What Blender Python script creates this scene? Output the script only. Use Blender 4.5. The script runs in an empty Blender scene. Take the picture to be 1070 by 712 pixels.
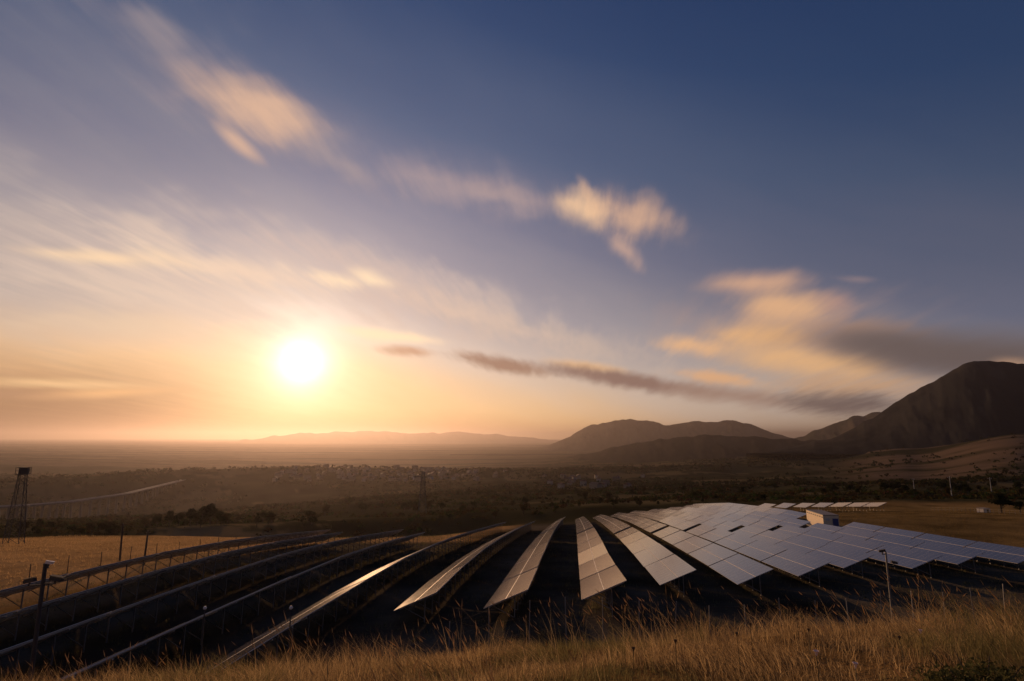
import bpy, math, random
import numpy as np
from mathutils import Vector, Matrix
R = math.radians
S = bpy.context.scene
C = S.collection
random.seed(7); rng = np.random.default_rng(11)

# ------------------------------------------------------------------ camera
F, CX, CY = 594.0, 535.0, 356.0          # focal length and centre, in pixels of a 1070 px wide frame
PITCH = math.atan(101.0 / F)
cam = bpy.data.objects.new('camera', bpy.data.cameras.new('camera')); C.objects.link(cam)
cam.data.sensor_width = 36.0; cam.data.lens = F / 1070.0 * 36.0
cam.data.clip_start = 0.05; cam.data.clip_end = 200000
cam.rotation_euler = (R(90) + PITCH, 0, 0)
S.camera = cam

def ray(x, y):
    X = (x - CX) / F; Z = -(y - CY) / F
    c, s = math.cos(PITCH), math.sin(PITCH)
    return np.array([X, c - Z * s, s + Z * c])
def azel(x, y):
    d = ray(x, y); d = d / np.linalg.norm(d)
    return math.degrees(math.atan2(d[0], d[1])), math.degrees(math.asin(d[2]))
def at(x, y, depth):                      # a point seen at a pixel, at that many metres ahead
    d = ray(x, y); return Vector(d / d[1] * depth)

# ------------------------------------------------------------------ light
SUN_AZ, SUN_EL = azel(315, 379)
SUN_STRENGTH = 3.7
EXPOSURE = 0.15
sd = Vector((math.sin(R(SUN_AZ)) * math.cos(R(SUN_EL)), math.cos(R(SUN_AZ)) * math.cos(R(SUN_EL)), math.sin(R(SUN_EL))))
sun = bpy.data.objects.new('sun', bpy.data.lights.new('sun', 'SUN')); C.objects.link(sun)
sun.data.energy = SUN_STRENGTH; sun.data.angle = R(0.5); sun.data.color = (1.0, 0.56, 0.28)
sun.rotation_euler = sd.to_track_quat('Z', 'Y').to_euler()

S.view_settings.view_transform = 'Standard'; S.view_settings.look = 'None'
S.view_settings.exposure = EXPOSURE; S.view_settings.gamma = 1.0
S.view_settings.use_curve_mapping = False
S.cycles.volume_bounces = 0; S.cycles.max_bounces = 8
S.cycles.transparent_max_bounces = 16
S.cycles.use_denoising = True

def lin(c):
    return tuple(((v / 255.0) / 12.92 if v / 255.0 <= 0.04045 else ((v / 255.0 + 0.055) / 1.055) ** 2.4) for v in c) + (1.0,)

class NT:                                 # small helper for node trees
    def __init__(s, tree): s.t = tree; s.n = tree.nodes; s.l = tree.links
    def put(s, sock, v):
        if isinstance(v, bpy.types.NodeSocket): s.l.new(v, sock)
        elif v is not None: sock.default_value = v
    def m(s, op, a, b=None, c=None, clamp=False):
        n = s.n.new('ShaderNodeMath'); n.operation = op; n.use_clamp = clamp
        s.put(n.inputs[0], a); s.put(n.inputs[1], b); s.put(n.inputs[2], c); return n.outputs[0]
    def mix(s, f, a, b, blend='MIX'):
        n = s.n.new('ShaderNodeMix'); n.data_type = 'RGBA'; n.blend_type = blend
        s.put(n.inputs[0], f); s.put(n.inputs[6], a); s.put(n.inputs[7], b); return n.outputs[2]
    def xyz(s, x, y, z):
        n = s.n.new('ShaderNodeCombineXYZ'); s.put(n.inputs[0], x); s.put(n.inputs[1], y); s.put(n.inputs[2], z); return n.outputs[0]
    def sep(s, v):
        n = s.n.new('ShaderNodeSeparateXYZ'); s.put(n.inputs[0], v); return n.outputs
    def noise(s, v, scale, detail=4.0, rough=0.55, dist=0.0):
        n = s.n.new('ShaderNodeTexNoise'); s.put(n.inputs['Vector'], v); n.inputs['Scale'].default_value = scale
        n.inputs['Detail'].default_value = detail; n.inputs['Roughness'].default_value = rough
        n.inputs['Distortion'].default_value = dist; return n.outputs['Fac']
    def ramp(s, f, stops):
        n = s.n.new('ShaderNodeValToRGB'); s.put(n.inputs[0], f); e = n.color_ramp.elements
        n.color_ramp.interpolation = 'EASE' if False else 'LINEAR'
        while len(e) < len(stops): e.new(0.5)
        for el, (p, c) in zip(e, stops): el.position = p; el.color = c
        return n.outputs[0]
    def sstep(s, v, lo, hi):
        n = s.n.new('ShaderNodeMapRange'); n.interpolation_type = 'SMOOTHSTEP'
        s.put(n.inputs[0], v); s.put(n.inputs[1], lo); s.put(n.inputs[2], hi); n.inputs[3].default_value = 0; n.inputs[4].default_value = 1
        return n.outputs[0]

# ------------------------------------------------------------------ sky
HX0 = (math.sin(R(7)), math.cos(R(7)))
def build_world():
    w = bpy.data.worlds.new('World'); S.world = w; w.use_nodes = True
    w.node_tree.nodes.clear(); t = NT(w.node_tree)
    tc = t.n.new('ShaderNodeTexCoord')
    X, Y, Z = t.sep(tc.outputs['Generated'])
    a = t.m('MULTIPLY', t.m('ARCTAN2', X, Y), 57.29578)
    e = t.m('MULTIPLY', t.m('ARCSINE', Z), 57.29578)
    dot = t.n.new('ShaderNodeVectorMath'); dot.operation = 'DOT_PRODUCT'
    t.put(dot.inputs[0], tc.outputs['Generated']); dot.inputs[1].default_value = sd
    ang = t.m('MULTIPLY', t.m('ARCCOSINE', t.m('MINIMUM', dot.outputs['Value'], 0.9999999)), 57.29578)
    # clear air: the physical sky, under a thin high veil that thickens towards the sun's side
    nish = t.n.new('ShaderNodeTexSky'); nish.sky_type = 'NISHITA'; nish.sun_disc = False
    nish.sun_elevation = R(SUN_EL); nish.sun_rotation = R(SUN_AZ); nish.altitude = 800
    nish.air_density = 1.0; nish.dust_density = 1.2; nish.ozone_density = 2.0
    warp = t.noise(t.xyz(t.m('MULTIPLY', a, 0.035), t.m('MULTIPLY', t.m('ADD', e, t.m('MULTIPLY', a, 0.35)), 0.11), 3.3), 1.0, 4.0, 0.5)
    ee = t.m('ADD', t.m('ADD', e, t.m('MULTIPLY', t.m('MAXIMUM', a, -22.0), 0.21)), t.m('MULTIPLY', t.m('SUBTRACT', warp, 0.5), 9.0))
    stops = [(-6, (176, 124, 82)), (-1, (206, 150, 98)), (3, (228, 178, 126)), (8, (206, 182, 168)), (13, (170, 158, 164)),
             (20, (126, 124, 148)), (28, (88, 102, 137)), (38, (52, 77, 124)), (50, (32, 60, 113)), (70, (20, 47, 100))]
    base = t.ramp(t.m('DIVIDE', t.m('ADD', ee, 10.0), 80.0), [((p + 10) / 80.0, lin(c)) for p, c in stops])
    fall = t.m('ADD', t.m('MULTIPLY', t.m('EXPONENT', t.m('MULTIPLY', t.m('POWER', t.m('DIVIDE', ang, 34.0), 1.6), -1.0)), 0.62), 0.46)
    low = t.m('MULTIPLY', t.m('EXPONENT', t.m('MULTIPLY', t.m('POWER', t.m('DIVIDE', t.m('ABSOLUTE', e), 8.0), 2.0), -1.0)), 0.34)
    fall = t.m('MINIMUM', t.m('ADD', fall, low), 1.08)
    col = t.mix(1.0, base, t.xyz(fall, fall, fall), 'MULTIPLY')
    nsc = t.n.new('ShaderNodeVectorMath'); nsc.operation = 'SCALE'; t.put(nsc.inputs[0], nish.outputs[0]); nsc.inputs['Scale'].default_value = 0.07
    col = t.mix(0.16, col, nsc.outputs[0])

    # clouds drift along the panel rows' heading during a long exposure: streaks in the flat cloud layer
    zz = t.m('ADD', t.m('MAXIMUM', Z, 0.0), 0.09)
    lx = t.m('DIVIDE', t.m('SUBTRACT', t.m('MULTIPLY', X, HX0[1]), t.m('MULTIPLY', Y, HX0[0])), zz)
    ly = t.m('DIVIDE', t.m('ADD', t.m('MULTIPLY', X, HX0[0]), t.m('MULTIPLY', Y, HX0[1])), zz)
    streaks = [t.noise(t.xyz(t.m('MULTIPLY', lx, fx), t.m('MULTIPLY', ly, fy), sd_), 1.0, 6.0, 0.62) for fx, fy, sd_ in ((7.0, 1.1, 1.7), (11.0, 1.9, 5.1), (4.5, 1.0, 9.4))]
    wn = t.n.new('ShaderNodeTexNoise'); wn.inputs['Scale'].default_value = 1.0; wn.inputs['Detail'].default_value = 2.0
    t.put(wn.inputs['Vector'], t.xyz(t.m('MULTIPLY', a, 0.16), t.m('MULTIPLY', e, 0.30), 2.0)); wr, wg, wb_ = t.sep(wn.outputs['Color'])
    def band(x1, y1, x2, y2, w, colr, alpha, seed, rag=1.0, soft=0.45, k=1.0):
        # one long-exposure cloud between two sky directions, streaked along its length
        (a1, e1), (a2, e2) = azel(x1, y1), azel(x2, y2)
        ac, ec = (a1 + a2) / 2, (e1 + e2) / 2
        L = math.hypot(a2 - a1, e2 - e1) / 2; th = math.atan2(e2 - e1, a2 - a1)
        W = w * 0.0905
        da = t.m('SUBTRACT', a, ac); de = t.m('SUBTRACT', e, ec)
        s = t.m('ADD', t.m('MULTIPLY', da, math.cos(th)), t.m('MULTIPLY', de, math.sin(th)))
        q = t.m('SUBTRACT', t.m('MULTIPLY', de, math.cos(th)), t.m('MULTIPLY', da, math.sin(th)))
        s2 = t.m('ADD', s, t.m('MULTIPLY', t.m('SUBTRACT', wr, 0.5), L * 1.0 * rag))
        q2 = t.m('ADD', q, t.m('MULTIPLY', t.m('SUBTRACT', wg, 0.5), W * 3.0 * rag))
        n1 = streaks[seed % 3] if k < 1.3 else streaks[1]
        g = t.m('ADD', t.m('POWER', t.m('ABSOLUTE', t.m('DIVIDE', s2, L * 1.3)), 2.2), t.m('POWER', t.m('ABSOLUTE', t.m('DIVIDE', q2, W * 1.55)), 1.7))
        g = t.m('EXPONENT', t.m('MULTIPLY', g, -1.3))
        v = t.m('ADD', g, t.m('MULTIPLY', t.m('SUBTRACT', n1, 0.5), rag * 1.7))
        m = t.m('MULTIPLY', t.sstep(v, 0.12, 0.25 + soft * 2), t.sstep(g, 0.0, 0.45))
        return t.m('MULTIPLY', m, alpha), lin(colr)
    # glow of the low sun through thin cloud: wide part behind the clouds, core in front
    def ex(width, amp, p):
        return t.m('MULTIPLY', t.m('EXPONENT', t.m('MULTIPLY', t.m('POWER', t.m('DIVIDE', ang, width), p), -1.0)), amp)
    def glow(col, items, k=None):
        for width, amp, p, c2 in items:
            v = ex(width, amp, p)
            if k is not None: v = t.m('MULTIPLY', v, k)
            col = t.mix(1.0, col, t.mix(1.0, c2, t.xyz(v, v, v), 'MULTIPLY'), 'ADD')
        return col
    col = glow(col, GLOW[1:], t.m('ADD', t.m('MULTIPLY', streaks[2], 0.9), 0.55))
    for b in CLOUDS:
        f, c2 = band(*b)
        col = t.mix(f, col, c2)
    col = glow(col, GLOW[:1])
    bg = t.n.new('ShaderNodeBackground'); t.put(bg.inputs[0], col); bg.inputs[1].default_value = 1.0
    out = t.n.new('ShaderNodeOutputWorld'); t.l.new(bg.outputs[0], out.inputs[0])
    w.cycles.sampling_method = 'MANUAL'; w.cycles.sample_map_resolution = 1024

GLOW = [(1.0, 3.2, 0.9, (1.0, 0.95, 0.88, 1)), (5.5, 0.24, 1.3, (1.0, 0.85, 0.66, 1)), (15.0, 0.07, 1.3, (1.0, 0.74, 0.50, 1))]
PEACH, CREAM, PINK = (228, 183, 150), (255, 224, 184), (186, 160, 154)
GREY, DUSK = (102, 88, 84), (150, 116, 98)
CLOUDS = [  # x1, y1, x2, y2, half width, colour, strength, seed, raggedness, softness
    (-330, 120, 230, 330, 75, (172, 160, 156), 0.6, 9, 0.5, 0.8),
    (-60, -20, 330, 180, 60, (140, 136, 142), 0.38, 3, 1.0, 0.7),
    (60, -30, 420, 200, 24, (166, 148, 146), 0.70, 6, 0.9, 0.6),
    (-80, 200, 470, 318, 34, (206, 184, 172), 0.75, 9, 1.0, 0.6),
    (-60, 262, 380, 330, 26, (226, 200, 178), 0.65, 1, 1.0, 0.6),
    (250, 240, 610, 350, 26, (204, 180, 168), 0.65, 3, 0.9, 0.6),
    (430, 310, 720, 385, 18, (206, 180, 160), 0.55, 6, 0.9, 0.6),
    (205, 84, 335, 140, 20, PEACH, 0.85, 4, 0.55, 0.5),
    (226, 130, 274, 168, 7, PEACH, 0.75, 5, 0.3, 0.5),
    (400, 168, 570, 218, 20, PINK, 0.75, 6, 0.7, 0.6),
    (578, 212, 640, 226, 15, (240, 196, 154), 0.95, 7, 0.5, 0.5, 1.6),
    (620, 218, 706, 240, 19, (222, 176, 142), 0.9, 7, 0.6, 0.6, 1.6),
    (604, 186, 618, 215, 6, (230, 184, 146), 0.6, 8, 0.4, 0.6, 1.5),
    (632, 244, 668, 280, 10, (214, 172, 146), 0.7, 9, 0.6, 0.6, 1.5),
    (322, 285, 378, 300, 7, CREAM, 0.9, 10, 0.75, 0.6),
    (362, 281, 412, 298, 7, CREAM, 0.9, 11, 0.7, 0.6),
    (300, 145, 440, 200, 14, (170, 152, 150), 0.45, 3, 1.0, 0.7),
    (470, 182, 590, 226, 12, (196, 164, 150), 0.38, 4, 1.0, 0.7),
    (60, 232, 330, 300, 15, (236, 208, 182), 0.6, 7, 1.2, 0.6),
    (390, 296, 580, 356, 11, (222, 192, 170), 0.5, 4, 1.1, 0.6),
    (-60, 330, 260, 345, 10, (234, 204, 168), 0.5, 6, 1.0, 0.7),
    (25, 260, 165, 275, 6, (250, 214, 172), 0.8, 12, 0.5, 0.5),
    (140, 262, 215, 281, 6, (245, 212, 176), 0.7, 13, 0.5, 0.5),
    (200, 270, 305, 296, 8, (238, 206, 178), 0.55, 14, 0.6, 0.5),
    (355, 346, 455, 357, 6, CREAM, 0.9, 15, 0.4, 0.4),
    (395, 364, 452, 371, 5, (190, 142, 112), 0.8, 16, 0.4, 0.4),
    (690, 330, 960, 352, 34, (176, 144, 130), 0.55, 18, 0.8, 0.7),
    (740, 298, 845, 291, 10, (216, 168, 134), 0.85, 17, 0.4, 0.5),
    (770, 318, 870, 324, 18, (224, 174, 130), 0.9, 18, 0.4, 0.5),
    (850, 312, 895, 322, 10, (182, 142, 126), 0.7, 19, 0.5, 0.6),
    (870, 290, 915, 293, 4, (160, 134, 130), 0.6, 20, 0.5, 0.6),
    (686, 357, 760, 366, 9, (238, 182, 128), 0.9, 21, 0.55, 0.55),
    (740, 348, 860, 352, 14, (232, 178, 122), 0.95, 22, 0.3, 0.5),
    (750, 366, 960, 392, 17, (230, 178, 124), 0.95, 23, 0.35, 0.5),
    (835, 338, 960, 346, 9, (196, 152, 122), 0.6, 24, 0.4, 0.6),
    (790, 352, 960, 352, 14, (150, 122, 110), 0.7, 30, 0.3, 0.6),
    (850, 354, 1010, 368, 19, GREY, 0.97, 27, 0.12, 0.45),
    (900, 370, 1180, 374, 20, (100, 87, 84), 0.98, 33, 0.10, 0.4),
    (1036, 379, 1082, 381, 5, (205, 160, 125), 0.5, 27, 0.2, 0.4),
    (478, 373, 575, 389, 7, DUSK, 0.95, 28, 0.5, 0.35),
    (575, 378, 650, 388, 6, (225, 178, 130), 0.85, 29, 0.4, 0.4),
    (572, 383, 725, 408, 8, (132, 104, 94), 0.97, 30, 0.45, 0.35),
    (710, 390, 790, 400, 7, (226, 170, 120), 0.8, 31, 0.4, 0.4),
    (690, 404, 850, 424, 9, (150, 118, 102), 0.8, 32, 0.5, 0.45),
    (800, 404, 980, 408, 11, (206, 158, 115), 0.7, 33, 0.5, 0.5),
    (815, 419, 950, 426, 11, (108, 92, 88), 0.95, 34, 0.4, 0.4),
    (-260, 444, 250, 446, 46, (116, 86, 68), 0.97, 36, 0.12, 0.5),
    (150, 448, 600, 453, 16, (196, 138, 90), 0.9, 37, 0.12, 0.6),
    (-40, 398, 150, 404, 4, (244, 200, 146), 0.8, 35, 0.4, 0.5),
    (30, 414, 175, 408, 4, (240, 184, 126), 0.85, 36, 0.4, 0.5),
    (-60, 410, 90, 414, 4, (168, 128, 100), 0.7, 30, 0.4, 0.6),
]
build_world()

# ------------------------------------------------------------------ ground shape
AZ = R(6.0); TILT = R(23.0); SLOPE_LEN = 3.4
HX, HY = math.sin(AZ), math.cos(AZ)       # along the panel rows
RX, RY = math.cos(AZ), -math.sin(AZ)      # across the rows, to the right
PW, PH = SLOPE_LEN * math.cos(TILT), SLOPE_LEN * math.sin(TILT)
V0, DV = -13.16, 6.785                    # low edge of row 0, spacing of the rows
CLEAR = 1.0
_U = np.array([-20, 0, 20, 30, 40, 50, 57, 65, 72, 80, 90, 100, 110, 120, 150, 200, 266, 330, 420.])
_Z = np.array([-11.4, -11.5, -11.7, -11.9, -12.15, -12.55, -12.9, -13.5, -14.05, -14.75, -15.65, -16.6, -17.6, -18.65, -22.0, -27.9, -36.0, -46, -62.])
_C = np.array([0.02, 0.02, 0.018, 0.018, 0.016, 0.012, 0.009, 0.007, 0.007, 0.009, 0.014, 0.019, 0.024, 0.026, 0.030, 0.032, 0.034, 0.03, 0.02])
_UP = np.array([-20, 20, 40, 50, 57, 65, 80, 90, 100, 110, 120, 150, 200, 266, 330, 420.])
_CP = np.array([0.02, 0.018, 0.016, 0.012, 0.009, 0.007, 0.009, 0.014, 0.019, 0.025, 0.034, 0.070, 0.110, 0.118, 0.118, 0.08])
_Zs = np.linspace(-20, 420, 881)
_k = np.exp(-0.5 * (np.arange(-12, 13) / 5.0) ** 2); _k /= _k.sum()
_Zb = np.convolve(np.pad(np.interp(_Zs, _U, _Z), 12, mode='edge'), _k, 'valid')
def zrow(u, v):                           # low panel edge above datum
    u = np.asarray(u, float); v = np.asarray(v, float)
    c = np.where(v > 0, np.interp(u, _UP, _CP), np.interp(u, _U, _C))
    bump = 1.25 * np.exp(-((v + 0.5) / 6.5) ** 2) * (1 - sm(u, 40, 60))
    return np.interp(u, _Zs, _Zb) + c * np.clip(v, -60, 48) + bump

def sm(x, a, b):
    t = np.clip((x - a) / (b - a), 0, 1); return t * t * (3 - 2 * t)

_tab = rng.random((256, 256))
def vnoise(x, y, seed=0):
    x = np.asarray(x, float) + seed * 17.13; y = np.asarray(y, float) + seed * 5.71
    xi = np.floor(x).astype(int); yi = np.floor(y).astype(int); fx = x - xi; fy = y - yi
    fx = fx * fx * (3 - 2 * fx); fy = fy * fy * (3 - 2 * fy)
    g = lambda i, j: _tab[(xi + i) & 255, (yi + j) & 255]
    return (g(0, 0) * (1 - fx) + g(1, 0) * fx) * (1 - fy) + (g(0, 1) * (1 - fx) + g(1, 1) * fx) * fy - 0.5
def fbm(x, y, octs=4, seed=0):
    s = 0; a = 1
    for k in range(octs): s = s + a * vnoise(x * 2 ** k, y * 2 ** k, seed + k); a *= 0.5
    return s

KX = [-300, 0, 100, 200, 300, 420, 535, 650, 760, 850, 950, 1070, 1400]
KR = [300, 450, 700, 1000, 1300, 1600, 2000, 2500, 3200, 5000, 12000, 60000]
KY = {300:  [570, 566, 556, 550, 546, 541, 535, 529, 525, 522, 521, 523, 523],
      450:  [556, 552, 548, 544, 541, 537, 530, 524, 520, 518, 517, 519, 519],
      700:  [548, 546, 543, 540, 535, 528, 522, 518, 516, 514, 513, 514, 514],
      1000: [546, 545, 543, 538, 530, 522, 515, 511, 509, 507, 504, 498, 498],
      1300: [540, 538, 534, 528, 522, 515, 508, 505, 503, 500, 496, 485, 480],
      1600: [525, 520, 515, 510, 507, 505, 501, 499, 497, 494, 486, 471, 465],
      2000: [506, 502, 497, 493, 490, 490, 491, 492, 490, 486, 475, 457, 450],
      2500: [504, 503, 503, 501, 500, 497, 491, 489, 485, 479, 470, 458, 450],
      3200: [498, 498, 498, 498, 498, 497, 489, 485, 480, 474, 468, 460, 455],
      5000: [482.5] * 5 + [482, 481, 478, 474, 470, 466, 462, 460],
      12000: [467.8] * 7 + [467, 466, 466, 466, 466, 466],
      60000: [459.2] * 13}
_kaz = np.array([azel(x, 457)[0] for x in KX])
_kz = np.zeros((len(KR), len(KX)))
for i, r_ in enumerate(KR):
    for j, x_ in enumerate(KX):
        d_ = ray(x_, KY[r_][j]); _kz[i, j] = d_[2] / math.hypot(d_[0], d_[1]) * r_
_klr = np.log(np.array(KR, float))
def smooth_idx(x, keys):                  # index + eased fraction
    i = np.clip(np.searchsorted(keys, x) - 1, 0, len(keys) - 2)
    return i, np.clip((x - keys[i]) / (keys[i + 1] - keys[i]), 0, 1)
def zfar(r, az):
    i, fi = smooth_idx(np.log(np.maximum(r, 1)), _klr); j, fj = smooth_idx(az, _kaz)
    fj = fj * fj * (3 - 2 * fj)
    z = (_kz[i, j] * (1 - fj) + _kz[i, j + 1] * fj) * (1 - fi) + (_kz[i + 1, j] * (1 - fj) + _kz[i + 1, j + 1] * fj) * fi
    return z
def zknoll(x, y):                         # the grassy bank the camera stands on
    d = np.maximum(y, -30)
    z = -1.68 - 0.118 * d - 0.0068 * np.maximum(d, 0) ** 2 + np.where(x > 0, 0.060, 0.090) * np.clip(x, -25, 25)
    return z
def ground(x, y, rough=True):
    x = np.asarray(x, float); y = np.asarray(y, float)
    r = np.hypot(x, y); az = np.degrees(np.arctan2(x, y))
    u = x * HX + y * HY; v = x * RX + y * RY
    N = zrow(np.clip(u, -20, 420), v) - CLEAR
    N = N - 0.10 * np.maximum(u - 124, 0) * sm(-v, 22, 50)
    N = N + 0.016 * np.clip(v - 56, 0, 90) * sm(u, 85, 165)
    N = N - 0.0006 * np.maximum(-v - 70, 0) ** 1.6
    Fz = zfar(r, az)
    w = sm(r, 190, 330)
    Z = N * (1 - w) + Fz * w
    K = zknoll(x, y)
    w1 = sm(y + 0.10 * x, 10.5, 29)
    Z = K * (1 - w1) + Z * w1
    if rough:
        amp = np.clip((r - 350) / 900, 0, 1) * np.clip((9000 - r) / 5000, 0, 1)
        amp = amp * (1 - 0.75 * sm(-az, 20, 28) * sm(r, 900, 1100) * sm(-r, -1900, -1600))
        Z = Z + amp * (fbm(x / 420, y / 420, 5, 3) * 16) - 14 * sm(-az, 22, 30) * sm(r, 950, 1200) * sm(-r, -1750, -1550)
        Z = Z + fbm(x / 1.7, y / 1.7, 3, 9) * 0.10 * sm(-r, -60, -8) + fbm(x / 9, y / 9, 3, 21) * 0.25 * sm(r, 60, 160) * sm(-r, -330, -200)
    return Z

# ------------------------------------------------------------------ material helpers
def mat(name):
    m = bpy.data.materials.new(name); m.use_nodes = True; t = NT(m.node_tree)
    p = t.n['Principled BSDF']; return m, t, p
def simple(name, col, rough=0.6, metal=0.0, var=0.25, scale=6.0, bump=0.0):
    m, t, p = mat(name)
    tc = t.n.new('ShaderNodeTexCoord'); n = t.noise(tc.outputs['Object'], scale, 5.0)
    k = t.m('ADD', t.m('MULTIPLY', n, var * 2), 1 - var)
    t.put(p.inputs['Base Color'], t.mix(1.0, col + (1,), t.xyz(k, k, k), 'MULTIPLY'))
    p.inputs['Roughness'].default_value = rough; p.inputs['Metallic'].default_value = metal
    if bump:
        b = t.n.new('ShaderNodeBump'); b.inputs['Strength'].default_value = bump; t.put(b.inputs['Height'], n); t.l.new(b.outputs[0], p.inputs['Normal'])
    return m
def attr_mat(name, rough=0.95, transl=0.0, nscale=None, namp=0.35, bump=0.0):
    m, t, p = mat(name)
    at_ = t.n.new('ShaderNodeAttribute'); at_.attribute_name = 'tint'; col = at_.outputs['Color']
    tc = t.n.new('ShaderNodeTexCoord')
    if nscale:
        n = t.noise(tc.outputs['Object'], nscale[0], 6.0, 0.6); n2 = t.noise(tc.outputs['Object'], nscale[1], 6.0, 0.65)
        k = t.m('ADD', t.m('MULTIPLY', t.m('ADD', n, n2), namp), 1 - namp)
        col = t.mix(1.0, col, t.xyz(k, k, k), 'MULTIPLY')
        if bump:
            b = t.n.new('ShaderNodeBump'); b.inputs['Strength'].default_value = bump; b.inputs['Distance'].default_value = 0.3
            t.put(b.inputs['Height'], n2); t.l.new(b.outputs[0], p.inputs['Normal'])
    t.put(p.inputs['Base Color'], col); p.inputs['Roughness'].default_value = rough
    p.inputs['Specular IOR Level'].default_value = 0.0
    if transl:
        tr = t.n.new('ShaderNodeBsdfTranslucent'); t.put(tr.inputs[0], col)
        mx = t.n.new('ShaderNodeMixShader'); mx.inputs[0].default_value = transl
        t.l.new(p.outputs[0], mx.inputs[1]); t.l.new(tr.outputs[0], mx.inputs[2])
        t.l.new(mx.outputs[0], t.n['Material Output'].inputs[0])
    return m

def np_mesh(name, V, Fq, material, tint=None, smooth=False, parent=None, Ft=None):
    me = bpy.data.meshes.new(name)
    nq = 0 if Fq is None else len(Fq); nt = 0 if Ft is None else len(Ft)
    me.vertices.add(len(V)); me.vertices.foreach_set('co', np.ascontiguousarray(V, dtype=np.float32).ravel())
    idx = []; 
    if nq: idx.append(np.asarray(Fq, dtype=np.int32).ravel())
    if nt: idx.append(np.asarray(Ft, dtype=np.int32).ravel())
    idx = np.concatenate(idx)
    me.loops.add(len(idx)); me.loops.foreach_set('vertex_index', idx)
    me.polygons.add(nq + nt)
    st = np.concatenate([np.arange(nq) * 4, nq * 4 + np.arange(nt) * 3]).astype(np.int32)
    me.polygons.foreach_set('loop_start', st)
    me.polygons.foreach_set('use_smooth', np.full(nq + nt, smooth))
    me.update(calc_edges=True)
    if tint is not None:
        a = me.color_attributes.new('tint', 'FLOAT_COLOR', 'POINT')
        a.data.foreach_set('color', np.concatenate([tint, np.ones((len(V), 1))], 1).astype(np.float32).ravel())
    me.materials.append(material)
    o = bpy.data.objects.new(name, me); C.objects.link(o)
    if parent: o.parent = parent
    return o

class MB:                                 # collects shapes into one mesh
    def __init__(s): s.v = []; s.f = []
    def add(s, vs, fs):
        n = len(s.v); s.v += [tuple(v) for v in vs]; s.f += [tuple(i + n for i in f) for f in fs]; return s
    def box(s, c, d, rot=None):
        c = Vector(c); q = [Vector((sx * d[0] / 2, sy * d[1] / 2, sz * d[2] / 2)) for sz in (-1, 1) for sx, sy in ((-1, -1), (1, -1), (1, 1), (-1, 1))]
        if rot is not None: q = [rot @ p for p in q]
        return s.add([p + c for p in q], [(3, 2, 1, 0), (4, 5, 6, 7), (0, 1, 5, 4), (1, 2, 6, 5), (2, 3, 7, 6), (3, 0, 4, 7)])
    def bar(s, a, b, w, h=None):
        a = Vector(a); b = Vector(b); d = b - a
        return s.box((a + b) / 2, (w, h or w, d.length), d.to_track_quat('Z', 'Y').to_matrix())
    def tube(s, a, b, r0, r1, n=8):
        a = Vector(a); b = Vector(b); M = (b - a).to_track_quat('Z', 'Y').to_matrix()
        vs = [p + M @ Vector((r * math.cos(2 * math.pi * k / n), r * math.sin(2 * math.pi * k / n), 0)) for p, r in ((a, r0), (b, r1)) for k in range(n)]
        fs = [(k, (k + 1) % n, n + (k + 1) % n, n + k) for k in range(n)] + [tuple(range(n - 1, -1, -1)), tuple(range(n, 2 * n))]
        return s.add(vs, fs)
    def lathe(s, c, prof, n=10):          # (r, z) profile about a vertical axis
        c = Vector(c); vs = []; fs = []
        for r, z in prof:
            for k in range(n): vs.append(c + Vector((r * math.cos(2 * math.pi * k / n), r * math.sin(2 * math.pi * k / n), z)))
        for i in range(len(prof) - 1):
            for k in range(n): fs.append((i * n + k, i * n + (k + 1) % n, (i + 1) * n + (k + 1) % n, (i + 1) * n + k))
        fs.append(tuple(range(n - 1, -1, -1))); fs.append(tuple(range((len(prof) - 1) * n, len(prof) * n)))
        return s.add(vs, fs)
    def mesh(s, name, material, smooth=False):
        me = bpy.data.meshes.new(name); me.from_pydata(s.v, [], s.f); me.materials.append(material); me.update()
        if smooth: me.polygons.foreach_set('use_smooth', [True] * len(me.polygons))
        return me
    def build(s, name, material, parent=None, smooth=False):
        return link(name, s.mesh(name, material, smooth), parent)
def link(name, me, parent=None):
    o = bpy.data.objects.new(name, me); C.objects.link(o)
    if parent: o.parent = parent
    return o
def tag(o, label=None, cat=None, group=None, kind=None):
    if label: o['label'] = label
    if cat: o['category'] = cat
    if group: o['group'] = group
    if kind: o['kind'] = kind
    return o
def thing(name, label, cat, loc, rz=0, group=None):
    o = bpy.data.objects.new(name, None); C.objects.link(o); o.empty_display_size = 0.3
    o.location = loc; o.rotation_euler = (0, 0, rz); return tag(o, label, cat, group)
def copy_tree(o, parent=None):
    c = o.copy(); C.objects.link(c)
    if parent: c.parent = parent
    for ch in list(o.children): copy_tree(ch, c)
    return c
def gz(x, y): return float(ground(np.array([x]), np.array([y]))[0])

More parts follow.
